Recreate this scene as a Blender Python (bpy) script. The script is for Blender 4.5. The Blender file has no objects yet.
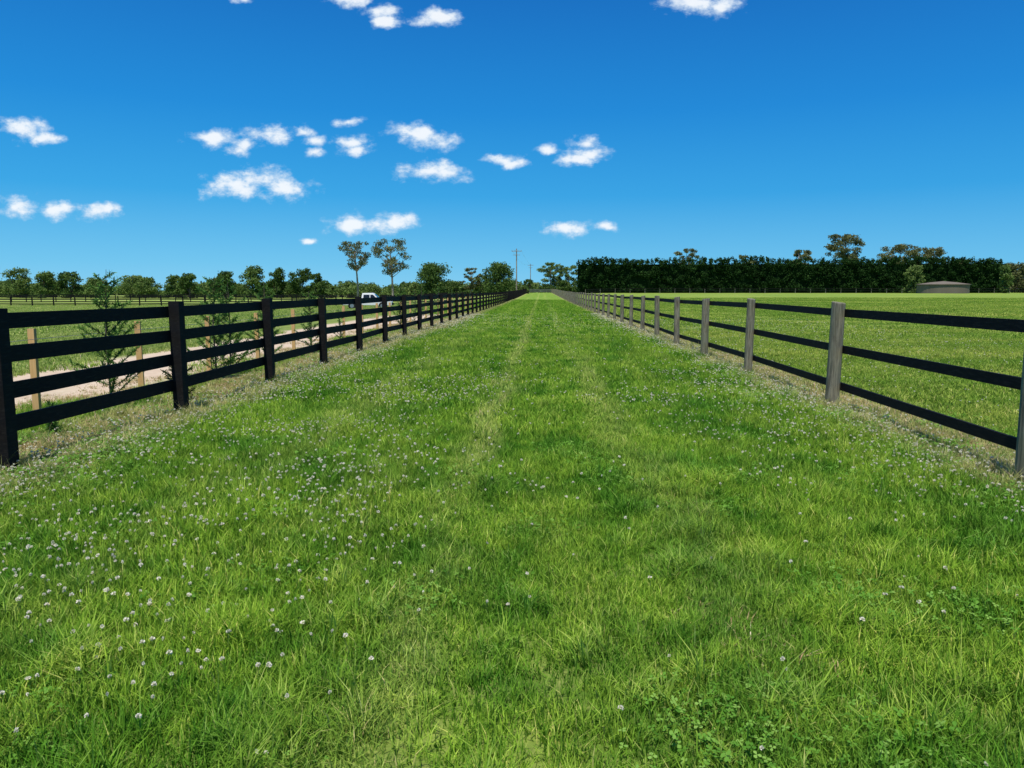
import bpy, math, random, bmesh
import numpy as np
from mathutils import Vector
random.seed(4); RNG=np.random.default_rng(7)
scene=bpy.context.scene
COL=scene.collection

# ---------------------------------------------------------------- terrain
def ss(a,b,x):
    t=np.clip((np.asarray(x,float)-a)/(b-a),0,1); return t*t*(3-2*t)
def hgt(x,y):
    x=np.asarray(x,float); y=np.asarray(y,float)
    l=1-ss(-24,-9,x)
    r=ss(5,22,x)
    lane=0.9*ss(60,290,y)
    right=0.95*ss(30,200,y)
    left=-0.55*ss(18,85,y)
    h=lane*(1-l)*(1-r)+right*r+left*l
    h=h+0.014*np.sin(x*2.1+np.sin(y*.7))+0.014*np.sin(y*1.3+x*.5)
    return h
def H1(x,y): return float(hgt(x,y))

# ---------------------------------------------------------------- helpers
def np_mesh(name,V,F,attrs=None,smooth=False):
    m=bpy.data.meshes.new(name)
    V=np.asarray(V,np.float32).reshape(-1,3)
    m.vertices.add(len(V)); m.vertices.foreach_set('co',V.ravel())
    if not isinstance(F,list): F=[F]
    F=[np.asarray(f,np.int32) for f in F if len(f)]
    loops=np.concatenate([f.ravel() for f in F])
    tot=np.concatenate([np.full(len(f),f.shape[1],np.int32) for f in F])
    start=np.concatenate([[0],np.cumsum(tot)[:-1]]).astype(np.int32)
    m.loops.add(len(loops)); m.loops.foreach_set('vertex_index',loops)
    m.polygons.add(len(tot)); m.polygons.foreach_set('loop_start',start)
    m.update(calc_edges=True)
    m.polygons.foreach_set('use_smooth',np.full(len(tot),bool(smooth)))
    if attrs:
        for k,a in attrs.items():
            at=m.attributes.new(k,'FLOAT','POINT'); at.data.foreach_set('value',np.asarray(a,np.float32))
    return m
def add_obj(name,mesh,mats=(),parent=None,loc=None,link=True):
    o=bpy.data.objects.new(name,mesh)
    for mt in mats: 
        if mt.name not in [q.name for q in mesh.materials if q]: mesh.materials.append(mt)
    if link: COL.objects.link(o)
    if parent: o.parent=parent
    if loc is not None: o.location=loc
    return o
def empty(name,loc=(0,0,0)):
    o=bpy.data.objects.new(name,None); COL.objects.link(o); o.location=loc; return o
class MB:
    def __init__(s): s.v=[]; s.q=[]; s.t=[]; s.n=0; s.a=[]
    def add(s,V,Q=(),T=(),a=0.5):
        V=np.asarray(V,float).reshape(-1,3)
        if len(Q): s.q.append(np.asarray(Q)+s.n)
        if len(T): s.t.append(np.asarray(T)+s.n)
        s.v.append(V); s.n+=len(V)
        s.a.append(np.full(len(V),a) if np.isscalar(a) else np.asarray(a))
    def box(s,c,d,a=0.5,yaw=0.0,pitch=0.0):
        x,y,z=[k/2 for k in d]
        P=np.array([[-x,-y,-z],[x,-y,-z],[x,y,-z],[-x,y,-z],[-x,-y,z],[x,-y,z],[x,y,z],[-x,y,z]])
        if pitch:
            cp,sp=math.cos(pitch),math.sin(pitch)
            P=np.stack([P[:,0],P[:,1]*cp-P[:,2]*sp,P[:,1]*sp+P[:,2]*cp],1)
        if yaw:
            cy,sy=math.cos(yaw),math.sin(yaw)
            P=np.stack([P[:,0]*cy-P[:,1]*sy,P[:,0]*sy+P[:,1]*cy,P[:,2]],1)
        s.add(P+np.array(c),[[0,3,2,1],[4,5,6,7],[0,1,5,4],[1,2,6,5],[2,3,7,6],[3,0,4,7]],a=a)
    def tube(s,pts,rad,n=6,a=0.5,cap=True):
        pts=[np.array(p,float) for p in pts]; V=[];Q=[];T=[]
        for i,p in enumerate(pts):
            d=pts[min(i+1,len(pts)-1)]-pts[max(i-1,0)]; d/=np.linalg.norm(d)+1e-9
            u=np.cross(d,[0,1,0] if abs(d[1])<.9 else [1,0,0]); u/=np.linalg.norm(u); w=np.cross(d,u)
            for k in range(n):
                t=2*math.pi*k/n; V.append(p+rad[i]*(math.cos(t)*u+math.sin(t)*w))
        for i in range(len(pts)-1):
            for k in range(n):
                Q.append([i*n+k,i*n+(k+1)%n,(i+1)*n+(k+1)%n,(i+1)*n+k])
        if cap:
            c=len(V); V.append(pts[-1]); 
            for k in range(n): T.append([(len(pts)-1)*n+k,(len(pts)-1)*n+(k+1)%n,c])
        s.add(V,Q,T,a)
    def mesh(s,name,smooth=False):
        F=[]
        if s.q: F.append(np.concatenate(s.q))
        if s.t: F.append(np.concatenate(s.t))
        return np_mesh(name,np.concatenate(s.v),F,{'rnd':np.concatenate(s.a)},smooth)

# ---------------------------------------------------------------- node DSL
class NB:
    def __init__(s,nt): s.nt=nt; nt.nodes.clear()
    def n(s,t,**k):
        x=s.nt.nodes.new(t)
        for a,b in k.items(): setattr(x,a,b)
        return x
    def l(s,a,b): s.nt.links.new(a,b)
    def put(s,sock,v):
        if isinstance(v,bpy.types.NodeSocket): s.l(v,sock)
        elif v is not None:
            if isinstance(v,(tuple,list)) and len(v)==3 and sock.type=='RGBA': v=(*v,1)
            sock.default_value=v
    def m(s,op,a,b=None,c=None,clamp=False):
        x=s.n('ShaderNodeMath',operation=op); x.use_clamp=clamp
        s.put(x.inputs[0],a); 
        if b is not None: s.put(x.inputs[1],b)
        if c is not None: s.put(x.inputs[2],c)
        return x.outputs[0]
    def vm(s,op,a,b=None,out=0):
        x=s.n('ShaderNodeVectorMath',operation=op); s.put(x.inputs[0],a)
        if b is not None: s.put(x.inputs[1],b)
        return x.outputs[out]
    def sstep(s,v,a,b,lo=0.,hi=1.):
        x=s.n('ShaderNodeMapRange',interpolation_type='SMOOTHSTEP'); s.put(x.inputs[0],v)
        x.inputs[1].default_value=a;x.inputs[2].default_value=b;x.inputs[3].default_value=lo;x.inputs[4].default_value=hi
        return x.outputs[0]
    def mix(s,f,a,b,mode='MIX'):
        x=s.n('ShaderNodeMix',data_type='RGBA',blend_type=mode); s.put(x.inputs[0],f); s.put(x.inputs[6],a); s.put(x.inputs[7],b)
        return x.outputs[2]
    def noise(s,vec,scale,detail=3,rough=.55,out=0):
        x=s.n('ShaderNodeTexNoise'); x.inputs['Scale'].default_value=scale; x.inputs['Detail'].default_value=detail
        x.inputs['Roughness'].default_value=rough
        if vec is not None: s.l(vec,x.inputs['Vector'])
        return x.outputs[out]
    def ramp(s,f,els):
        cr=s.n('ShaderNodeValToRGB'); s.l(f,cr.inputs[0]); e=cr.color_ramp.elements
        while len(e)<len(els): e.new(.5)
        for q,(ps,c) in zip(e,els): q.position=ps; q.color=(*c,1)
        return cr.outputs[0]
    def pos(s): 
        g=s.n('ShaderNodeNewGeometry'); return g.outputs['Position']
    def xyz(s,v):
        x=s.n('ShaderNodeSeparateXYZ'); s.l(v,x.inputs[0]); return x.outputs
    def attr(s,nm):
        x=s.n('ShaderNodeAttribute'); x.attribute_name=nm; return x.outputs['Fac']
def newmat(name):
    m=bpy.data.materials.new(name); m.use_nodes=True; return m,NB(m.node_tree)
def out(nb,sh):
    o=nb.n('ShaderNodeOutputMaterial'); nb.l(sh,o.inputs[0]); return o
def princ(nb,col,rough=.8,spec=.3,bump=None,metal=0):
    p=nb.n('ShaderNodeBsdfPrincipled'); nb.put(p.inputs['Base Color'],col); nb.put(p.inputs['Roughness'],rough)
    p.inputs['Specular IOR Level'].default_value=spec; p.inputs['Metallic'].default_value=metal
    if bump is not None:
        b=nb.n('ShaderNodeBump'); b.inputs['Strength'].default_value=bump[1]; b.inputs['Distance'].default_value=bump[2]
        nb.l(bump[0],b.inputs['Height']); nb.l(b.outputs[0],p.inputs['Normal'])
    out(nb,p.outputs[0]); return p

DX,DW=-8.25,1.75   # sandy strip
def zone(nb):
    p=nb.pos(); X,Y,Z=nb.xyz(p)
    st=nb.vm('MULTIPLY',p,(1.0,0.16,1.0))
    nA=nb.noise(p,0.75,2,.6); nB=nb.noise(st,1.9,2); nF=nb.noise(p,4.2,1)
    Xw=nb.m('ADD',X,nb.m('MULTIPLY_ADD',nA,.7,-.35))
    g1=(0.090,0.245,0.022); g2=(0.260,0.430,0.042)
    v=nb.m('ADD',nA,nb.m('MULTIPLY_ADD',nF,.6,-.3))
    col=nb.mix(nb.sstep(v,.34,.66),g1,g2)
    col=nb.mix(nb.m('MULTIPLY',nb.sstep(nB,.42,.68),.5),col,(0.31,0.44,0.06))
    s1=nb.sstep(nb.m('ABSOLUTE',nb.m('ADD',Xw,.60)),.02,.24,1,0)
    s2=nb.sstep(nb.m('ABSOLUTE',nb.m('ADD',Xw,-.85)),.04,.34,1,0)
    s3=nb.sstep(nb.m('ABSOLUTE',nb.m('ADD',Xw,2.4)),.05,.5,1,0)
    tr=nb.m('MULTIPLY',nb.m('MAXIMUM',nb.m('MAXIMUM',s1,nb.m('MULTIPLY',s2,.5)),nb.m('MULTIPLY',s3,.3)),nb.m('MULTIPLY',nb.sstep(nB,.25,.6,.2,.85),nb.sstep(Y,3,12,.45,1)))
    col=nb.mix(tr,col,(0.40,0.49,0.11))
    fr=nb.sstep(Xw,4.2,5.4)
    nW=nb.noise(nb.vm('MULTIPLY',p,(.09,.3,1.)),1.0,2)
    fcol=nb.mix(nb.sstep(nW,.35,.65),(0.21,0.34,0.045),(0.35,0.44,0.075))
    fcol=nb.mix(nb.m('MULTIPLY',nb.sstep(v,.45,.7),.5),fcol,(0.12,0.25,0.030))
    col=nb.mix(fr,col,fcol)
    fl=nb.sstep(Xw,-10,-8.5,1,0)
    col=nb.mix(fl,col,nb.mix(nb.sstep(v,.35,.65),(0.25,0.36,0.065),(0.37,0.45,0.12)))
    dl=nb.sstep(nb.m('ABSOLUTE',nb.m('ADD',Xw,4.7)),.35,.95,1,0)
    dr=nb.sstep(nb.m('ABSOLUTE',nb.m('ADD',Xw,-4.15)),.3,.8,1,0)
    dm=nb.m('MULTIPLY',nb.m('MAXIMUM',dl,dr),nb.sstep(nA,.3,.55,.5,1))
    col=nb.mix(nb.m('MULTIPLY',dm,.65),col,(0.50,0.44,0.20))
    return col,p,X,Y,Xw,nA,dm,tr

mg,nb=newmat('turf_soil')
col,p,X,Y,Xw,nA,dm,tr=zone(nb)
near=nb.sstep(Y,14,95)
fine=nb.noise(p,9,3,.7)
fine2=nb.noise(p,1.6,3,.65)
soil=nb.mix(nb.sstep(fine,.4,.6),(0.04,0.065,0.014),(0.12,0.12,0.045))
soil=nb.mix(nb.m('MULTIPLY',dm,.9),soil,nb.mix(fine2,(0.32,0.23,0.14),(0.56,0.47,0.32)))
g=nb.mix(near,nb.mix(.35,soil,col),nb.mix(1.0,col,(.84,.82,.8),'MULTIPLY'))
g=nb.mix(nb.sstep(fine,.35,.65,.4,0),g,(0.05,0.12,0.012))
g=nb.mix(nb.sstep(fine2,.35,.7,0,.35),g,(0.36,0.42,0.09))
dirt=nb.m('MULTIPLY',nb.sstep(nb.m('ABSOLUTE',nb.m('ADD',Xw,-DX)),DW-.4,DW+.3,1,0),nb.m('MULTIPLY',nb.sstep(nA,.25,.4,.75,1),nb.sstep(Y,45,80,1,0)))
dcol=nb.mix(fine2,(0.42,0.30,0.20),(0.70,0.58,0.44))
g=nb.mix(dirt,g,dcol)
princ(nb,g,.95,.1,(fine,.6,.05))

def foliage_mat(name,ramp,trans=.3,zoned=False):
    m,nb=newmat(name); r=nb.attr('rnd'); c=nb.ramp(r,ramp)
    if zoned:
        z,p,*_=zone(nb); c=nb.mix(1.0,z,c,'MULTIPLY')
    d=nb.n('ShaderNodeBsdfDiffuse'); nb.l(c,d.inputs[0])
    t=nb.n('ShaderNodeBsdfTranslucent'); nb.l(c,t.inputs[0])
    mx=nb.n('ShaderNodeMixShader'); mx.inputs[0].default_value=trans
    nb.l(d.outputs[0],mx.inputs[1]); nb.l(t.outputs[0],mx.inputs[2])
    out(nb,mx.outputs[0]); return m
M_grass=foliage_mat('grass_blade',[(0,(.42,.56,.5)),(.35,(.85,.92,.85)),(.75,(1.30,1.2,1.25)),(.93,(1.7,1.45,2.2)),(.97,(2.3,1.4,3.4)),(1,(2.5,1.6,4.0))],.28,True)
M_straw=foliage_mat('dry_grass_blade',[(0,(.22,.28,.06)),(.35,(.50,.42,.20)),(.7,(.42,.27,.15)),(1,(.78,.70,.46))],.2)
M_clover=foliage_mat('clover_leaf',[(0,(.07,.20,.022)),(.6,(.15,.33,.045)),(1,(.26,.44,.09))],.25)
M_flower=foliage_mat('clover_flower',[(0,(.13,.25,.05)),(.3,(.50,.44,.27)),(.5,(.82,.78,.62)),(1,(.93,.91,.82))],.2)
M_hedge=foliage_mat('conifer_foliage',[(0,(.010,.026,.008)),(.6,(.022,.055,.014)),(1,(.05,.10,.025))],.1)
M_treeA=foliage_mat('tree_foliage_dark',[(0,(.040,.078,.020)),(.6,(.090,.150,.038)),(1,(.17,.24,.065))],.2)
M_treeB=foliage_mat('tree_foliage_mid',[(0,(.075,.12,.035)),(.6,(.15,.22,.06)),(1,(.24,.31,.10))],.2)
M_gum=foliage_mat('eucalypt_foliage',[(0,(.07,.080,.035)),(.6,(.15,.165,.065)),(1,(.26,.25,.11))],.2)
M_young=foliage_mat('young_conifer_foliage',[(0,(.03,.085,.02)),(.6,(.08,.18,.04)),(1,(.17,.31,.07))],.2)
def barkmat(name,a,b):
    m,nb=newmat(name); p=nb.pos(); n=nb.noise(nb.vm('MULTIPLY',p,(1,1,.25)),6,4)
    princ(nb,nb.mix(nb.sstep(n,.35,.65),a,b),.9,.2,(n,.5,.03)); return m
M_bark=barkmat('bark',(.06,.045,.03),(.16,.13,.10))
M_gumbark=barkmat('eucalypt_bark',(.16,.13,.10),(.38,.33,.28))
M_black,nb=newmat('black_painted_timber')
p=nb.pos(); n=nb.noise(nb.vm('MULTIPLY',p,(3,1,8)),8,5,.65); r=nb.attr('rnd')
c=nb.mix(nb.sstep(n,.45,.75),(.005,.005,.006),(.022,.021,.020)); c=nb.mix(nb.m('MULTIPLY',r,.4),c,(.014,.013,.013))
princ(nb,c,.75,.15,(n,.5,.004))
M_post,nb=newmat('weathered_timber')
p=nb.pos(); n=nb.noise(nb.vm('MULTIPLY',p,(9,9,.7)),4,5,.7); n2=nb.noise(p,3,3); r=nb.attr('rnd')
c=nb.mix(nb.sstep(n,.35,.62),(.075,.068,.048),(.32,.29,.21)); c=nb.mix(nb.sstep(n2,.45,.7,0,.55),c,(.14,.16,.09))
c=nb.mix(nb.m('MULTIPLY',r,.4),c,(.20,.185,.135)); princ(nb,c,.9,.15,(n,.8,.012))
M_stake,nb=newmat('pine_stake'); p=nb.pos(); n=nb.noise(nb.vm('MULTIPLY',p,(9,9,1)),5,4)
princ(nb,nb.mix(n,(.50,.29,.10),(.72,.48,.22)),.85,.2)
M_wire,nb=newmat('galvanised_wire'); princ(nb,(.35,.35,.35),.45,.5,metal=.8)

# ---------------------------------------------------------------- ground
xs=np.unique(np.concatenate([np.arange(-30,30.1,.5),np.arange(-200,200.1,5),np.linspace(-3500,3500,71)]))
ys=np.unique(np.concatenate([np.arange(-10,40.1,.5),np.arange(40,340.1,5),np.linspace(-600,4500,60)]))
GX,GY=np.meshgrid(xs,ys); V=np.stack([GX,GY,hgt(GX,GY)],-1).reshape(-1,3)
nx,ny=len(xs),len(ys); I=np.arange(nx*ny).reshape(ny,nx)
Q=np.stack([I[:-1,:-1],I[:-1,1:],I[1:,1:],I[1:,:-1]],-1).reshape(-1,4)
add_obj('ground',np_mesh('ground',V,Q,smooth=True),[mg])

# ---------------------------------------------------------------- scatter
def scatter(name,P,idx,rot,scl,objs):
    m=bpy.data.meshes.new(name); m.vertices.add(len(P)); m.vertices.foreach_set('co',np.asarray(P,np.float32).ravel())
    a=m.attributes.new('idx','INT','POINT'); a.data.foreach_set('value',np.asarray(idx,np.int32))
    a=m.attributes.new('rot','FLOAT_VECTOR','POINT'); a.data.foreach_set('vector',np.asarray(rot,np.float32).ravel())
    a=m.attributes.new('scl','FLOAT_VECTOR','POINT'); a.data.foreach_set('vector',np.asarray(scl,np.float32).ravel())
    o=bpy.data.objects.new(name,m); COL.objects.link(o)
    c=bpy.data.collections.new(name+'_parts')
    for q in objs: c.objects.link(q)
    ng=bpy.data.node_groups.new(name+'_scatter','GeometryNodeTree')
    ng.interface.new_socket('Geometry',in_out='INPUT',socket_type='NodeSocketGeometry')
    ng.interface.new_socket('Geometry',in_out='OUTPUT',socket_type='NodeSocketGeometry')
    gi=ng.nodes.new('NodeGroupInput'); go=ng.nodes.new('NodeGroupOutput')
    iop=ng.nodes.new('GeometryNodeInstanceOnPoints'); ci=ng.nodes.new('GeometryNodeCollectionInfo')
    ci.inputs['Collection'].default_value=c; ci.inputs['Separate Children'].default_value=True; ci.inputs['Reset Children'].default_value=True
    def na(nm,t):
        x=ng.nodes.new('GeometryNodeInputNamedAttribute'); x.data_type=t; x.inputs['Name'].default_value=nm; return x.outputs['Attribute']
    L=ng.links.new
    L(gi.outputs[0],iop.inputs['Points']); L(ci.outputs[0],iop.inputs['Instance'])
    iop.inputs['Pick Instance'].default_value=True
    L(na('idx','INT'),iop.inputs['Instance Index']); L(na('rot','FLOAT_VECTOR'),iop.inputs['Rotation']); L(na('scl','FLOAT_VECTOR'),iop.inputs['Scale'])
    L(iop.outputs[0],go.inputs[0])
    md=o.modifiers.new('scatter','NODES'); md.node_group=ng
    return o
def blades(n,R,h0,h1,w,seed,lean=(.15,.9),tall=.03,pw=.55,shift=0.):
    g=np.random.default_rng(seed)
    r=R*g.random(n)**pw; a=g.random(n)*2*math.pi
    nc=max(8,n//30); ca=g.random(nc)*6.283; cr_=R*.95*g.random(nc)**.5; k=g.integers(0,nc,n); cl=g.random(n)<.55
    bx=np.where(cl,cr_[k]*np.cos(ca[k])+g.normal(0,R*.035,n),r*np.cos(a)); by=np.where(cl,cr_[k]*np.sin(ca[k])+g.normal(0,R*.035,n),r*np.sin(a))
    ch=.65+.85*g.random(nc)
    h=(h0+(h1-h0)*g.random(n)**1.4)*np.where(cl,ch[k],1); ht=g.random(n)<tall; h=np.where(ht,h*1.6,h)
    ld=g.random(n)*2*math.pi; ln=h*(lean[0]+(lean[1]-lean[0])*g.random(n)); ww=w*(.6+.8*g.random(n))*np.where(ht,.5,1)
    fa=ld+math.pi/2+g.normal(0,.5,n); dx,dy=np.cos(fa)*ww/2,np.sin(fa)*ww/2
    lx,ly=np.cos(ld)*ln,np.sin(ld)*ln
    zt=np.sqrt(np.maximum(h*h-ln*ln*.7,(.35*h)**2))
    z=np.zeros(n)-.01
    V=np.stack([np.stack([bx-dx,by-dy,z],1),np.stack([bx+dx,by+dy,z],1),
      np.stack([bx+lx*.3-dx*.8,by+ly*.3-dy*.8,zt*.6],1),np.stack([bx+lx*.3+dx*.8,by+ly*.3+dy*.8,zt*.6],1),
      np.stack([bx+lx,by+ly,zt],1)],1).reshape(-1,3)
    b=np.arange(n)*5
    cc=g.normal(0,.20,nc)
    c=np.clip(g.random(n)*.88+np.where(cl,cc[k],0)+np.where(ht,.12,0)+shift,0,.94); c=np.where(g.random(n)<.03,.98,c)
    return V,[np.stack([b,b+1,b+3,b+2],1),np.stack([b+2,b+3,b+4],1)],np.repeat(c,5)
def tileobj(name,n,R,h0,h1,w,seed,mat,**k):
    V,F,c=blades(n,R,h0,h1,w,seed,**k); return add_obj(name,np_mesh(name,V,F,{'rnd':c}),[mat],link=False)
near_t=[tileobj('grass_near_%d'%i,4400,.8,.03,.10,.0050,10+i,M_grass) for i in range(6)]
mid_t=[tileobj('grass_mid_%d'%i,4600,1.5,.035,.10,.0105,20+i,M_grass) for i in range(4)]
far_t=[tileobj('grass_far_%d'%i,4600,4.4,.04,.11,.027,30+i,M_grass) for i in range(4)]
tuft_t=[tileobj('tuft_%d'%i,140,.12,.08,.20,.0056,50+i,M_grass,tall=.1,pw=.8,lean=(.3,1.05),shift=[.0,.25,-.25,.1][i]) for i in range(4)]
straw_t=[tileobj('straw_%d'%i,260,.4,.02,.10,.005,40+i,M_straw,lean=(.4,.98)) for i in range(3)]
def grid(x0,x1,y0,y1,s):
    a=np.arange(x0,x1,s); b=np.arange(y0,y1,s); A,B=np.meshgrid(a,b)
    P=np.stack([A.ravel(),B.ravel()],1)+RNG.uniform(-.5,.5,(A.size,2))*s*.9
    ok=(np.abs(P[:,0]+.03*P[:,1])<P[:,1]*.80+1.6); return P[ok]
def vnoise(x,y,s,seed):
    x=x*s+seed*17.3; y=y*s-seed*9.1
    return .5+.25*(np.sin(x*1.3+2*np.sin(y*.9))+np.sin(y*1.7+1.5*np.sin(x*1.1+seed)))
def place(name,P,objs,R,s0=.75,s1=1.25):
    x,y=P[:,0],P[:,1]; n=len(P)
    keep=~((np.abs(x-DX)<DW-.5+R*.75)&(y<50)&(RNG.random(n)<.98))
    mar=((np.abs(x+4.75)<.35+R*.4)|(np.abs(x-4.15)<.3+R*.4)); keep&=~(mar&(RNG.random(n)<.72)&(y<45))
    P=P[keep];x,y=P[:,0],P[:,1];n=len(P)
    s=s0+(s1-s0)*vnoise(x,y,1.1,3)+RNG.normal(0,.08,n)
    zs=s.copy()
    tr=np.maximum(np.exp(-((x+.62)/.4)**2),.6*np.exp(-((x-.85)/.4)**2)); zs*=1-.35*tr
    zs=np.where(x>4.3,zs*.7,zs); zs=np.where(x<-5.2,zs*.8,zs)
    rot=np.zeros((n,3)); rot[:,2]=RNG.random(n)*6.283
    P3=np.stack([x,y,hgt(x,y)-.003],1)
    return scatter(name,P3,RNG.integers(0,len(objs),n),rot,np.stack([s,s,zs],1),objs)
place('grass',grid(-7,6.5,1.0,9.5,.60),near_t,.8)
place('grass',grid(-18,16,8.8,30,1.18),mid_t,1.5)
place('grass',grid(-75,80,28,120,3.7),far_t,4.4)
def strip(xc,w,y0,y1,n):
    y=y0+(y1-y0)*RNG.random(n)**1.5; x=xc+RNG.normal(0,w,n); return np.stack([x,y],1)
def rect(x0,x1,y0,y1,n,pw=1.): return np.stack([RNG.uniform(x0,x1,n),y0+(y1-y0)*RNG.random(n)**pw],1)
def clusters(x0,x1,y0,y1,nc,per,sg,pw=1.):
    c=rect(x0,x1,y0,y1,nc,pw); k=RNG.integers(0,nc,nc*per); return c[k]+RNG.normal(0,sg,(nc*per,2))*(.5+RNG.random((nc*per,1)))
def simple(name,P,objs,a,b,tilt=0.,zf=1.):
    n=len(P); rot=RNG.normal(0,tilt+1e-6,(n,3)); rot[:,2]=RNG.random(n)*6.283; s=RNG.uniform(a,b,n)
    return scatter(name,np.stack([P[:,0],P[:,1],hgt(P[:,0],P[:,1])],1),RNG.integers(0,len(objs),n),rot,np.stack([s,s,s*zf],1),objs)
P=np.concatenate([rect(-4.2,4,1.8,9,420),clusters(-4.2,4,1.8,9,45,8,.16),rect(-4.2,4,9,26,420),strip(-4.35,.3,4,40,260),strip(3.7,.25,3.5,40,240),rect(4.4,12,6,30,220),rect(-6.3,-5,7,30,160),
  np.array([(3.84+random.gauss(0,.13),y+random.gauss(0,.13)) for y in [5.95,9.95,14,17.75,21.4,25,28.6] for _ in range(6)]),
  np.array([(-4.5+random.gauss(0,.13),6.1+3.14*i+random.gauss(0,.13)) for i in range(8) for _ in range(4)])])
simple('grass_tussocks',P,tuft_t,.45,1.1,.08,.85)
P=np.concatenate([strip(-4.85,.35,4,60,1050),strip(4.2,.3,3.5,60,850),strip(-6.6,.4,8,40,260),np.array([[.85,3.1],[.75,3.3],[.95,3.25],[-1.9,6.2],[1.9,7.3]])])
simple('dry_grass',P,straw_t,.6,1.15,0,.65)

def clover_tile(name,n,R,seed):
    g=np.random.default_rng(seed); V=[];Q=[];A=[]
    for i in range(n):
        r=R*g.random()**.8; a=g.random()*6.283; cx,cy=r*math.cos(a),r*math.sin(a); z=.025+.05*g.random()
        L=.008+.007*g.random(); c=g.random(); a0=g.random()*6.28; tx,ty=g.normal(0,.3,2)
        for k in range(3):
            t=a0+k*2.094; d=np.array([math.cos(t),math.sin(t)]); e=np.array([-d[1],d[0]])
            pts=[(0,0),(.7,.5),(1.15,.28),(1.15,-.28),(.7,-.5)]
            b=len(V)
            q=[d*u*L+e*v*L for u,v in pts]
            for w in q: V.append([cx+w[0],cy+w[1],z+w[0]*tx+w[1]*ty]); A.append(c)
            Q.append([b,b+4,b+1]); Q.append([b+4,b+3,b+1]); Q.append([b+3,b+2,b+1])
    return add_obj(name,np_mesh(name,V,np.array(Q),{'rnd':A}),[M_clover],link=False)
ct=[clover_tile('clover_%d'%i,130,.3,60+i) for i in range(4)]
P=np.concatenate([grid(-5,5,1.4,9,.62),strip(-4.3,.35,4,20,150),strip(3.6,.25,4,20,110)])
k=(RNG.random(len(P))<.25+.6*(vnoise(P[:,0],P[:,1],1.7,8)>.55))|(np.abs(P[:,0])>3.4); simple('clover',P[k],ct,.6,1.2)
def flower(name,seed):
    g=np.random.default_rng(seed); mb=MB()
    hh=.08; mb.tube([(0,0,0),(g.normal(0,.006),g.normal(0,.006),hh)],[.0012,.0010],4,.05,False)
    V=[];Q=[];A=[]; c=np.array([0,0,hh+.006])
    for i in range(46):
        d=g.normal(0,1,3); d[2]=abs(d[2])*1.1-.35; d/=np.linalg.norm(d); e=np.cross(d,g.normal(0,1,3)); e/=np.linalg.norm(e)
        r=.0100; b=len(V); w=.0025
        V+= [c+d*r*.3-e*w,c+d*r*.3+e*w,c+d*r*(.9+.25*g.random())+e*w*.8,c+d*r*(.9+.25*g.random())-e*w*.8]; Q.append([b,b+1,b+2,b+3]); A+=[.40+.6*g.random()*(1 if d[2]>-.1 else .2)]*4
    mb.add(V,Q,a=np.array(A)); return add_obj(name,mb.mesh(name),[M_flower],link=False)
fl=[flower('clover_head_%d'%i,80+i) for i in range(4)]
P=np.concatenate([strip(-4.35,.42,4.5,50,4200),strip(3.7,.34,3.5,50,3400),clusters(-4.3,-.9,2.6,13,70,26,.35),clusters(-4,4,2.2,16,50,12,.28),clusters(1.6,4.2,3.3,14,40,16,.3),rect(-4,4,2.2,14,300),rect(4.5,14,7,40,1300),rect(-4,4,12,50,900)])
n=len(P); rot=RNG.normal(0,.25,(n,3)); rot[:,2]=RNG.random(n)*6.283; s=RNG.uniform(.5,1.25,n)*(1+np.clip(P[:,1]-8,0,30)*.03)
scatter('clover_flowers',np.stack([P[:,0],P[:,1],hgt(P[:,0],P[:,1])],1),RNG.integers(0,4,n),rot,np.stack([s,s,RNG.uniform(.75,1.25,n)],1),fl)

# ---------------------------------------------------------------- fences
def rail_fence(name,posts,rails,post_h,pw,rw,rt,side,axis='y',round_post=False,black_posts=True):
    e=empty(name); rb=MB(); pb=MB()
    for (x,y) in posts:
        z=H1(x,y); a=random.random(); hh=post_h+random.uniform(-.02,.02)
        if round_post:
            lx,ly=random.uniform(-.018,.018),random.uniform(-.018,.018); R=pw/2*random.uniform(.92,1.08)
            n=14; Vv=[];Qq=[]; rad=[1.04,1.0,.98,.93]; zz=[-.1,.3,hh-.012,hh]
            for i in range(4):
                for kk in range(n):
                    t=6.2832*kk/n; rr=R*rad[i]*(1+.03*math.sin(3*t+a*9)); Vv.append((x+lx*zz[i]+rr*math.cos(t),y+ly*zz[i]+rr*math.sin(t),z+zz[i]+(.012*math.sin(t+a*6) if i>=2 else 0)))
            for i in range(3):
                for kk in range(n): Qq.append([i*n+kk,i*n+(kk+1)%n,(i+1)*n+(kk+1)%n,(i+1)*n+kk])
            c=len(Vv); Vv.append((x+lx*hh,y+ly*hh,z+hh)); T=[[3*n+kk,3*n+(kk+1)%n,c] for kk in range(n)]
            pb.add(Vv,Qq,T,a)
        else:
            pb.box((x,y,z+hh/2-.05),(pw,pw,hh+.1),a,random.uniform(-.04,.04),random.uniform(-.006,.006))
    for j,hz in enumerate(rails):
        zo=[random.uniform(-.01,.01) for _ in posts]
        for i in range(len(posts)-1):
            (xa,ya),(xb,yb)=posts[i],posts[i+1]
            za,zb=H1(xa,ya)+hz+zo[i],H1(xb,yb)+hz+zo[i+1]
            l=math.hypot(xb-xa,yb-ya); yaw=math.atan2(yb-ya,xb-xa)-math.pi/2
            off=side*(pw/2+rt/2+.002); ox,oy=(off,0) if axis=='y' else (0,off)
            rb.box(((xa+xb)/2+ox,(ya+yb)/2+oy,(za+zb)/2),(rt,l-.004,rw*random.uniform(.97,1.03)),random.random(),yaw,math.atan2(zb-za,l))
    add_obj('rails',rb.mesh('rails'),[M_black],e)
    add_obj('posts',pb.mesh('posts'),[M_black if black_posts else M_post],e)
    return e
lp=[(-4.55,6.1+3.14*i) for i in range(-4,89)]
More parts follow.
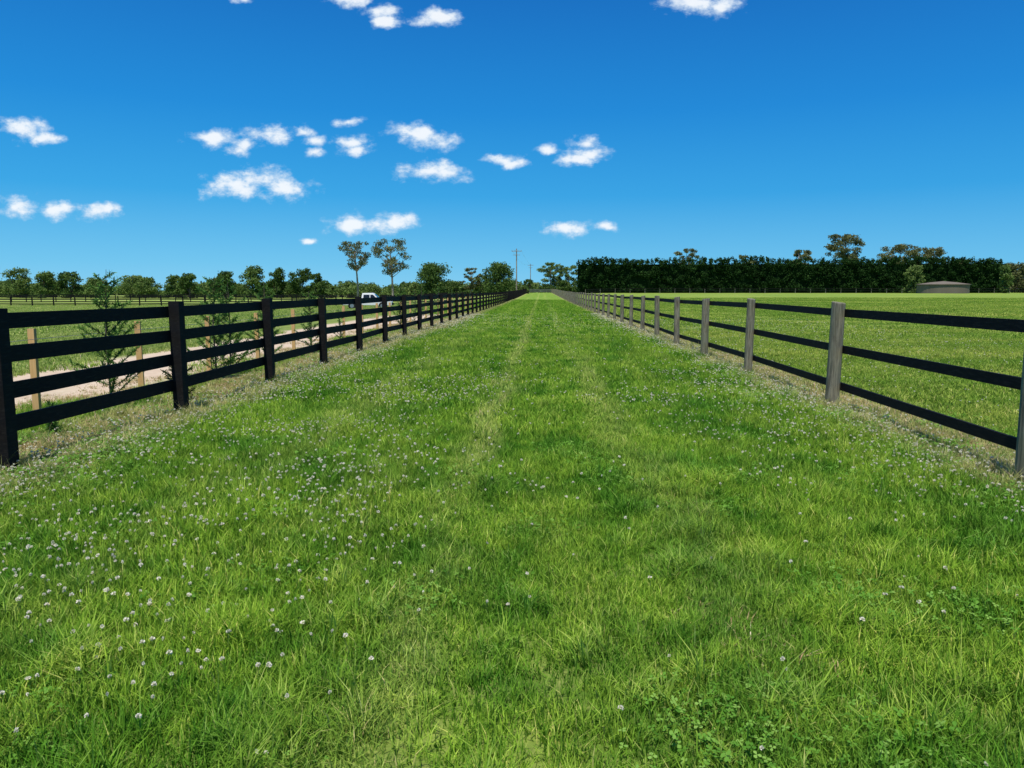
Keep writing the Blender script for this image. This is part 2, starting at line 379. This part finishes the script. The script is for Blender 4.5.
rail_fence('black_rail_fence',lp,[1.30,1.0,.69,.385],1.42,.135,.140,.032,-1)
ry=[-5.1,-1.4,2.3,5.95,9.95,14.0]+[17.75+3.62*i for i in range(73)]
rail_fence('paddock_rail_fence',[(3.84,y) for y in ry],[1.25,.78,.29],1.37,.165,.10,.03,1,round_post=True,black_posts=False)
rail_fence('black_rail_fence',[(-13-3.1*i,104) for i in range(44)],[1.28,.95,.6,.3],1.4,.13,.15,.04,-1,'x')
rail_fence('black_rail_fence',[(-15-3.1*i,150) for i in range(60)],[1.28,.9,.5],1.4,.13,.17,.04,-1,'x')
rail_fence('paddock_rail_fence',[(12+4*i,205) for i in range(45)],[1.2,.7],1.3,.16,.12,.04,-1,'x',True,False)
m=MB(); gy=282.0; gz=H1(0,gy)
for s in (-1,1):
    x0=.08*s; x1=3.9*s-.35*(s<0)
    for hz in (.25,.5,.75,1.0,1.25): m.tube([(x0,gy,gz+hz),(x1,gy,gz+hz)],[.035,.035],6)
    for xx in (x0,(x0+x1)/2,x1): m.tube([(xx,gy,gz+.2),(xx,gy,gz+1.3)],[.035,.035],6)
e=empty('farm_gate'); add_obj('bars',m.mesh('bars'),[M_wire],e)

st=MB(); wr=MB()
sy=[6.7+2.5*i for i in range(26)]
for y in sy:
    z=H1(-6.4,y); st.box((-6.4,y,z+.5),(.085,.05,1.16),random.random(),random.uniform(-.2,.2),random.uniform(-.02,.02))
for hz in (.45,.95):
    wr.tube([(-6.35,y,H1(-6.4,y)+hz) for y in sy],[.003]*len(sy),4)
e=empty('staked_wire_fence'); add_obj('stakes',st.mesh('stakes'),[M_stake],e); add_obj('wires',wr.mesh('wires'),[M_wire],e)

# ---------------------------------------------------------------- foliage builders
def leafcloud(C,rad,n,size,g):
    vol=np.prod(rad,axis=1)**.75; k=g.choice(len(C),n,p=vol/vol.sum()); d=g.normal(0,1,(n,3)); d/=np.linalg.norm(d,axis=1)[:,None]
    r=g.random(n)**.42*(1+.12*g.normal(0,1,n)); P=C[k]+d*rad[k]*r[:,None]
    u=g.normal(0,1,(n,3)); u/=np.linalg.norm(u,axis=1)[:,None]; w=np.cross(u,g.normal(0,1,(n,3))); w/=np.linalg.norm(w,axis=1)[:,None]
    s=size*(.5+g.random(n))[:,None]
    V=np.stack([P-u*s-w*s*.3,P+w*s*.5-u*s*.1,P+u*s,P-w*s*.55+u*s*.2],1).reshape(-1,3)
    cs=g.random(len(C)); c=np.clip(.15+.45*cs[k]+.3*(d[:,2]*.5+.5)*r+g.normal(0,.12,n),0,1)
    return V,np.arange(4*n).reshape(-1,4),np.repeat(c,4)
def make_tree(name,x,y,H,R,base=.3,clumps=16,n=1400,ls=.35,mat=None,bark=None,seed=0,style='round'):
    g=np.random.default_rng(seed); z0=H1(x,y); e=empty(name,(x,y,z0)); tb=MB()
    bend=g.normal(0,.04*H,2); top=.85*H; tr=.014*H+.05
    tp=[np.array([bend[0]*t*t,bend[1]*t*t,top*t-.1]) for t in (0,.25,.5,.75,1)]
    tb.tube(tp,[tr*1.25,tr*.95,tr*.75,tr*.5,tr*.2],7)
    C=[];Rd=[]
    for i in range(clumps):
        a=g.random()*6.283; t=(i+g.random())/clumps
        if style=='gum':
            env=math.sqrt(max(.12,1-(1.75*t-.95)**2)); rr=R*.85*env*g.random()**.4; cr=np.array([1,1,.55])*R*g.uniform(.15,.30)
            zz=H*(base+(1-base)*t)
        else:
            env=math.sqrt(max(.1,1-(1.6*t-.6)**2)); rr=R*.74*env*g.random()**.5; cr=np.array([1,1,.85])*R*g.uniform(.24,.42)
            zz=H*(base+(1-base)*t)
        c=np.array([rr*math.cos(a)+bend[0]*t,rr*math.sin(a)+bend[1]*t,min(zz,H-cr[2]*.95)]); C.append(c); Rd.append(cr)
        ti=min(.95,max(.3,(c[2]-rr*.8)/top)); b=np.array([bend[0]*ti*ti,bend[1]*ti*ti,top*ti-.1])
        mid=b*.45+c*.55+np.array([0,0,-.06*rr]); tb.tube([b,mid,c],[tr*.4,tr*.22,tr*.06],5)
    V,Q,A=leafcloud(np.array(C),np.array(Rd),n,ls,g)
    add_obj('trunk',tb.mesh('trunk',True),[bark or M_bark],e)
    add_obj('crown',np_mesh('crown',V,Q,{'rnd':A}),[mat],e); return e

make_tree('eucalyptus_tree',-36.6,150,12.0,3.7,.55,26,2500,.17,M_gum,M_gumbark,5,'gum')
make_tree('eucalyptus_tree',-29.6,150,12.4,4.1,.46,32,3200,.17,M_gum,M_gumbark,9,'gum')
make_tree('broadleaf_tree',-31.7,220,10.3,6.4,.08,46,8000,.27,M_treeA,None,11)
make_tree('broadleaf_tree',-12.8,220,9.3,5.4,.08,40,6500,.27,M_treeA,None,12)
make_tree('eucalyptus_tree',-21,225,8.8,3.2,.3,24,2400,.2,M_gum,M_gumbark,13,'gum')
make_tree('eucalyptus_tree',3.6,300,11.8,5.6,.15,40,5200,.27,M_treeB,M_gumbark,14,'gum')
make_tree('eucalyptus_tree',11.0,300,10.7,5.0,.12,34,4200,.27,M_treeB,M_gumbark,15,'gum')
make_tree('eucalyptus_tree',103.6,262,19.8,7.0,.45,46,7000,.27,M_gum,M_gumbark,16,'gum')
make_tree('eucalyptus_tree',121,262,16.2,7.5,.45,40,6000,.27,M_gum,M_gumbark,17,'gum')
make_tree('eucalyptus_tree',131,262,15.2,6.5,.45,36,5000,.27,M_gum,M_gumbark,18,'gum')
make_tree('eucalyptus_tree',50,262,15.0,4.2,.45,26,2600,.27,M_gum,M_gumbark,19,'gum')
make_tree('eucalyptus_tree',88,262,14.6,5.0,.45,28,3000,.27,M_gum,M_gumbark,20,'gum')
make_tree('eucalyptus_tree',69,262,12.8,4.0,.45,20,2000,.27,M_gum,M_gumbark,27,'gum')
make_tree('broadleaf_tree',103,213,7.6,3.2,.05,26,3200,.24,M_treeB,None,21)
make_tree('broadleaf_tree',126,211,7.8,2.3,.05,22,2400,.24,M_treeB,None,22)
make_tree('broadleaf_tree',135,240,9.0,5.5,.05,34,4600,.27,M_treeA,None,23)

def tree_row(name,specs,mat,seed,per=2600,ls=.28):
    g=np.random.default_rng(seed); VV=[];QQ=[];AA=[];n0=0; tb=MB()
    for (x,y,top,R) in specs:
        z0=H1(x,y); Ht=top-z0; k=max(18,int(32*R/4)); C=[];Rd=[]
        for i in range(k):
            t=(i+g.random())/k; a=g.random()*6.283; rr=R*math.sqrt(max(.3,1-(1.35*t-.35)**2))*g.random()**.5*.85
            cr=np.array([1,1,.8])*R*g.uniform(.16,.36); cz=z0+min(Ht*(.03+.93*t),Ht-cr[2]*.9); C.append([x+rr*math.cos(a),y+rr*math.sin(a),cz]); Rd.append(cr)
            if i%4==0: tb.tube([(x,y,z0+Ht*.15*g.random()),C[-1]],[.10,.03],5)
        tb.tube([(x,y,z0-.2),(x+g.normal(0,.2),y,z0+Ht*.7)],[.2,.07],6)
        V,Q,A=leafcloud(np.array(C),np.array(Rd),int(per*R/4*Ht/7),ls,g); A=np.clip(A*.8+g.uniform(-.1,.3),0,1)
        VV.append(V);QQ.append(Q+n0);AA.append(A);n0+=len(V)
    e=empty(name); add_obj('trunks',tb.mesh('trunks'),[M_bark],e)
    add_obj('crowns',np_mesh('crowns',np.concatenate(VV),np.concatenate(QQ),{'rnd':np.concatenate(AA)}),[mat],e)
A=[(-172,220,7.8,6),(-148,220,7.2,5),(-140,220,7.2,4.5),(-108,220,6.3,4),(-103,218,6.6,4),(-85,220,9.0,4.8),(-94,222,7.4,4.3),(-78,220,8.3,3.8),(-71,221,8.2,4.5),(-66,219,6.8,3),(-187,220,7,6)]
B=[(-157,222,8.4,5),(-132,220,5.3,4),(-123,224,6.3,5),(-117,221,5.6,4),(-99,226,5.5,4),(-62,220,3.4,3.5),(-57,222,3.0,3.5),(-50,224,3.4,4),(-43,222,3.6,4),(-25,224,4.4,3),(-18,226,6.0,3.2),(-6,230,3.4,3),(-37.5,224,4.2,3),(20,270,5,4)]
tree_row('distant_tree_row',A,M_treeA,31); tree_row('distant_tree_row',B,M_treeB,32)
D=[(x,296+random.uniform(-3,3),random.uniform(3.6,6.2),random.uniform(3,4.5)) for x in (-16,-10,-5,-1,3,8,14)]
D+=[(x+random.uniform(-2,2),238+random.uniform(-6,6),random.uniform(2.2,5.8) if x<-66 else random.uniform(1.8,3.4),random.uniform(3.5,6)) for x in range(-215,-20,7)]
tree_row('distant_tree_row',D,M_treeA,35,2200)
C=[(x+random.uniform(-3,3),430+random.uniform(-15,15),random.uniform(4,7.5) if x<150 else random.uniform(9,14),random.uniform(7,10)) for x in range(-420,520,9)]
tree_row('distant_tree_row',C,M_treeB,33,900,.6)
tree_row('distant_tree_row',[(152,250,10.5,5),(160,262,10.8,6),(169,255,11.3,6),(180,262,9,6),(146,270,12.5,5)],M_gum,34,2600,.3)

g=np.random.default_rng(50); VV=[];QQ=[];AA=[];n0=0
hx0,hx1,hy=11.0,136.0,228.0
core=MB(); 
for x in np.arange(hx0+1.2,hx1-1,2.4):
    z0=H1(x,hy); core.box((x,hy+.3,z0+4.2),(2.401,1.2,8.6),0.)
for x in np.arange(hx0+1,hx1,1.7):
    z0=H1(x,hy); hh=10.2+g.normal(0,.25)+.3*math.sin(x*.13)-(.9 if x<hx0+3 else 0); C=[];Rd=[]
    for i in range(24):
        C.append([x+g.uniform(-1.3,1.3),hy+g.uniform(-1.7,1.2),z0+g.uniform(.5,hh-.7)]); q=g.uniform(.5,1.1); Rd.append([q,q,q])
    for i in range(4):
        C.append([x+g.uniform(-1,1),hy+g.uniform(-1,1),z0+hh-.5+g.uniform(-.3,.25)]); Rd.append([.5,.6,.7])
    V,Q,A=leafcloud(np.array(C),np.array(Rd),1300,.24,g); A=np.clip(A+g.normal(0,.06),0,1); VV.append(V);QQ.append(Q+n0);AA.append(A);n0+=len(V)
e=empty('conifer_hedge'); add_obj('dark_core_fill',core.mesh('dark_core_fill'),[M_hedge],e)  # added solid dark boxes fill the hedge so nothing shows through
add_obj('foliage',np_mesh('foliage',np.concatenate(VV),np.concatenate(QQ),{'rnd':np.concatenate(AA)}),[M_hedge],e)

def young(name,x,y,H,seed,dens=1.0,mat=None):
    g=np.random.default_rng(seed); z0=H1(x,y); e=empty(name,(x,y,z0)); tb=MB(); V=[];A=[]
    tb.tube([(0,0,-.02),(g.normal(0,.02),g.normal(0,.02),H*.5),(g.normal(0,.04),g.normal(0,.04),H)],[.018,.012,.003],6)
    nb_=int(34*dens)
    for i in range(nb_):
        t=.05+.9*(i/nb_); L=(.46*(1-t)**.7+.07)*g.uniform(.45,1.2)*H/1.6; a=i*2.4+g.normal(0,.4); up=g.uniform(.3,1.1)
        p0=np.array([0,0,H*t]); d=np.array([math.cos(a),math.sin(a),up]); d/=np.linalg.norm(d)
        pts=[p0,p0+d*L*.5,p0+d*L+np.array([0,0,-.03])]; tb.tube(pts,[.005,.004,.0015],4)
        m=int(60*dens*L/.3)+8
        for k in range(m):
            s=g.random()**.8; c=p0+d*L*s*1.05; q=d*.6+g.normal(0,.5,3); q/=np.linalg.norm(q); l=.05*g.uniform(.6,1.4); w=np.cross(q,g.normal(0,1,3)); w=w/np.linalg.norm(w)*.006
            V+=[c-w,c+w,c+q*l+w*.6,c+q*l-w*.6]; A+=[min(1,max(0,.25+.6*s+g.normal(0,.15)))]*4
    add_obj('stem',tb.mesh('stem'),[M_bark],e)
    V=np.array(V); add_obj('foliage',np_mesh('foliage',V,np.arange(len(V)).reshape(-1,4),{'rnd':A}),[mat or M_young],e)
yy=[9.9,12.6,13.8,16.2,18.6,30.5,34,38,42,47,52]
for i,y in enumerate(yy): young('young_conifer_tree',-5.85+random.uniform(-.25,.25),y+random.uniform(-.2,.2),random.uniform(1.4,1.85),100+i,1.2 if i<6 else .6)
young('young_conifer_tree',-6.1,22.6,1.0,131,.7)
young('shrub',-5.1,10.3,.8,140,1.3,M_hedge); young('shrub',-5.2,7.7,.35,141,1.0,M_young)

# ---------------------------------------------------------------- utility poles
def pole(x,y,top,w=2.4):
    z0=H1(x,y); e=empty('utility_pole',(x,y,z0)); m=MB(); h=top-z0
    m.tube([(0,0,-.2),(0,0,h)],[.17,.11],8); m.box((0,-.15,h-.6),(w,.1,.12)); m.box((0,-.15,h-1.5),(w*.7,.1,.1))
    for sx in (-.45,-.15,.15,.45): m.tube([(sx*w,-.15,h-.56),(sx*w,-.15,h-.3)],[.05,.03],6)
    add_obj('mast',m.mesh('mast'),[M_gumbark],e)
pole(-5.9,182,11.6); pole(-4.2,300,12.2,2.2)
m=MB()
for sx in (-1.08,1.08):
    pts=[]
    for t in np.linspace(0,1,14): pts.append((-5.9+1.7*t+sx,182+118*t-.15,11.3+.6*t-4*1.2*t*(1-t)))
    m.tube(pts,[.012]*14,4)
add_obj('power_lines',m.mesh('power_lines'),[M_wire])

# ---------------------------------------------------------------- water tank
M_tank,nb=newmat('tank_concrete'); p=nb.pos(); n=nb.noise(nb.vm('MULTIPLY',p,(1,1,.3)),.8,4)
princ(nb,nb.mix(n,(.13,.105,.08),(.21,.18,.14)),.9,.2)
e=empty('water_tank',(104,200,H1(104,200)-.5)); m=MB(); n=40; V=[];Q=[]
prof=[(6.0,-.1),(6.0,2.7),(6.25,2.7),(6.25,2.85),(3.0,3.35),(0.4,3.6)]
for r,z in prof:
    for k in range(n): V.append((r*math.cos(6.2832*k/n),r*math.sin(6.2832*k/n),z))
for i in range(len(prof)-1):
    for k in range(n): Q.append([i*n+k,i*n+(k+1)%n,(i+1)*n+(k+1)%n,(i+1)*n+k])
c=len(V); V.append((0,0,3.65)); T=[[(len(prof)-1)*n+k,(len(prof)-1)*n+(k+1)%n,c] for k in range(n)]
m.add(V,Q,T); add_obj('tank_shell',m.mesh('tank_shell'),[M_tank],e)

# ---------------------------------------------------------------- white utility vehicle
M_white,nb=newmat('white_car_paint'); princ(nb,(.8,.8,.8),.3,.5)
M_glass,nb=newmat('tinted_glass'); princ(nb,(.015,.018,.02),.08,.6)
M_tyre,nb=newmat('tyre_rubber'); princ(nb,(.02,.02,.02),.85,.2)
M_rim,nb=newmat('wheel_rim'); princ(nb,(.4,.4,.42),.35,.5,metal=.7)
cx,cy=-18.0,78.0; e=empty('pickup_truck',(cx,cy,H1(cx,cy)+.02)); e.rotation_euler[2]=math.radians(6)
def loft(profile,w0,w1,zsplit,mat,name):
    m=MB(); k=len(profile); V=[]
    for s in (-1,1):
        for (x,z) in profile:
            w=w0 if z<=zsplit else w1; V.append((x,s*w,z))
    Q=[[i,(i+1)%k,k+(i+1)%k,k+i] for i in range(k)]
    m.add(V,Q); me=m.mesh(name)
    bm=bmesh.new(); bm.from_mesh(me); bm.verts.ensure_lookup_table()
    bm.faces.new([bm.verts[i] for i in range(k)]); bm.faces.new([bm.verts[k+i] for i in reversed(range(k))])
    bmesh.ops.recalc_face_normals(bm,faces=bm.faces); bmesh.ops.bevel(bm,geom=list(bm.edges),offset=.03,segments=2,affect='EDGES')
    bm.to_mesh(me); bm.free(); return add_obj(name,me,[mat],e)
loft([(-2.5,.45),(-2.5,1.02),(-.55,1.05),(1.1,1.05),(2.3,.95),(2.5,.8),(2.5,.42)],.9,.9,9,M_white,'body')
loft([(-.6,1.03),(-.5,1.68),(.55,1.70),(1.25,1.03)],.85,.68,1.1,M_white,'cab')
gm=MB()
for s in (-1,1):
    gm.add([(-.4,s*.855,1.12),(.25,s*.855,1.12),(.25,s*.745,1.52),(-.36,s*.745,1.52)],[[0,1,2,3]]); gm.add([(.33,s*.855,1.12),(1.0,s*.855,1.12),(.6,s*.745,1.52),(.33,s*.745,1.52)],[[0,1,2,3]])
gm.add([(1.24,-.7,1.12),(1.24,.7,1.12),(.74,.58,1.58),(.74,-.58,1.58)],[[0,1,2,3]])
add_obj('windows',gm.mesh('windows'),[M_glass],e)
wm=MB(); rm=MB()
for x in (-1.55,1.55):
    for s in (-1,1):
        wm.tube([(x,s*.68,.38),(x,s*.93,.38)],[.38,.38],20); rm.tube([(x,s*.9,.38),(x,s*.945,.38)],[.22,.2],14)
add_obj('tyres',wm.mesh('tyres'),[M_tyre],e); add_obj('rims',rm.mesh('rims'),[M_rim],e)
bm_=MB(); bm_.box((2.54,0,.55),(.08,1.7,.2)); bm_.box((-2.54,0,.55),(.08,1.7,.18)); add_obj('bumpers',bm_.mesh('bumpers'),[M_tyre],e)

# ---------------------------------------------------------------- sun & sky
el=math.radians(70); az=math.radians(-172)
sd=Vector((math.sin(az)*math.cos(el),math.cos(az)*math.cos(el),math.sin(el)))
L=bpy.data.lights.new('sun','SUN'); L.energy=5.0; L.angle=math.radians(.53); L.color=(1,.95,.86)
so=bpy.data.objects.new('sun',L); COL.objects.link(so); so.rotation_euler=sd.to_track_quat('Z','Y').to_euler(); so.location=(0,0,50)
w=bpy.data.worlds.new('World'); scene.world=w; w.use_nodes=True; nb=NB(w.node_tree)
sky=nb.n('ShaderNodeTexSky'); sky.sky_type='NISHITA'; sky.sun_disc=False; sky.sun_elevation=el; sky.sun_rotation=az
sky.air_density=1.0; sky.dust_density=.2; sky.ozone_density=4.0; sky.altitude=300
tc=nb.n('ShaderNodeTexCoord').outputs['Generated']
d=nb.vm('NORMALIZE',tc); X,Y,Z=nb.xyz(d)
tone=nb.ramp(Z,[(0,(.215,.60,.87)),(.035,(.140,.53,.84)),(.12,(.030,.365,.77)),(.22,(.008,.250,.68)),(.36,(.004,.150,.52)),(1,(.004,.10,.38))])
tone=nb.mix(nb.sstep(X,-.55,.55,0,.30),tone,nb.mix(1.0,tone,(.5,.78,.9),'MULTIPLY'))
tone10=nb.vm('SCALE',tone); tone10.node.inputs['Scale'].default_value=10.5
base=nb.mix(.94,sky.outputs[0],tone10)
Yc=nb.m('MAXIMUM',Y,.05); gx=nb.m('DIVIDE',X,Yc); gz=nb.m('DIVIDE',Z,Yc)
AS=2.6
cb=nb.n('ShaderNodeCombineXYZ'); nb.l(gx,cb.inputs[0]); nb.l(gz,cb.inputs[1]); G=cb.outputs[0]
wn=nb.noise(G,16,1,.6,out=1); wv=nb.vm('MULTIPLY',nb.vm('SUBTRACT',wn,(.5,.5,.5)),(.045,.018,0)); GW=nb.vm('MULTIPLY',nb.vm('ADD',G,wv),(1,AS,0))
px=[(28,130,38),(45,138,24),(12,206,34),(64,211,28),(100,211,24),(214,139,30),(243,147,26),(264,133,32),(308,131,20),(316,138,20),(314,151,16),(352,142,22),(358,149,22),(235,186,42),(258,179,38),(282,188,40),(412,133,32),(438,138,34),(425,131,24),(424,168,32),(448,174,28),(345,225,28),(378,223,36),(404,220,28),(506,159,22),(518,164,20),(550,149,19),(586,142,24),(590,152,28),(578,158,26),(565,229,28),(600,228,18),(376,12,26),(382,22,26),(436,18,30),(700,2,40),(722,5,28),(345,0,26),(240,0,14),(309,241,11),(352,120,16)]
pit=math.atan(93/750); yaw=math.radians(2.2); mask=None
for (a,b,ww) in px:
    u=(a-512)/750; v=(384-b)/750; yf=math.cos(pit)+v*math.sin(pit); zf=v*math.cos(pit)-math.sin(pit)
    Xw=u*math.cos(yaw)-yf*math.sin(yaw); Yw=yf*math.cos(yaw)+u*math.sin(yaw)
    ln=nb.vm('DISTANCE',GW,(Xw/Yw,zf/Yw*AS,0),out='Value')
    mm=nb.m('MULTIPLY_ADD',ln,-750/ww,1.0); mask=mm if mask is None else nb.m('MAXIMUM',mask,mm)
n1=nb.noise(nb.vm('MULTIPLY',G,(1,1.5,1)),34,4,.62)
dens=nb.m('ADD',mask,nb.m('MULTIPLY_ADD',n1,2.2,-1.12))
alpha=nb.m('MULTIPLY',nb.sstep(dens,.0,.85),nb.sstep(Y,.05,.15)); alpha=nb.m('MULTIPLY',alpha,.93)
shade=nb.mix(nb.sstep(dens,.15,1.0),(5.2,7.2,9.2),(9.4,9.8,10.2))
fin=nb.mix(alpha,base,shade)
bg=nb.n('ShaderNodeBackground'); nb.l(fin,bg.inputs[0]); bg.inputs[1].default_value=.1
o=nb.n('ShaderNodeOutputWorld'); nb.l(bg.outputs[0],o.inputs[0])

# ---------------------------------------------------------------- camera
cam=bpy.data.cameras.new('camera'); cam.lens=750/1024*36; cam.sensor_width=36; cam.clip_start=.05; cam.clip_end=8000
co=bpy.data.objects.new('camera',cam); COL.objects.link(co); co.location=(0,0,1.55)
co.rotation_euler=(math.pi/2-pit,0,yaw); scene.camera=co
scene.view_settings.view_transform='Standard'; scene.view_settings.look='None'; scene.view_settings.exposure=0
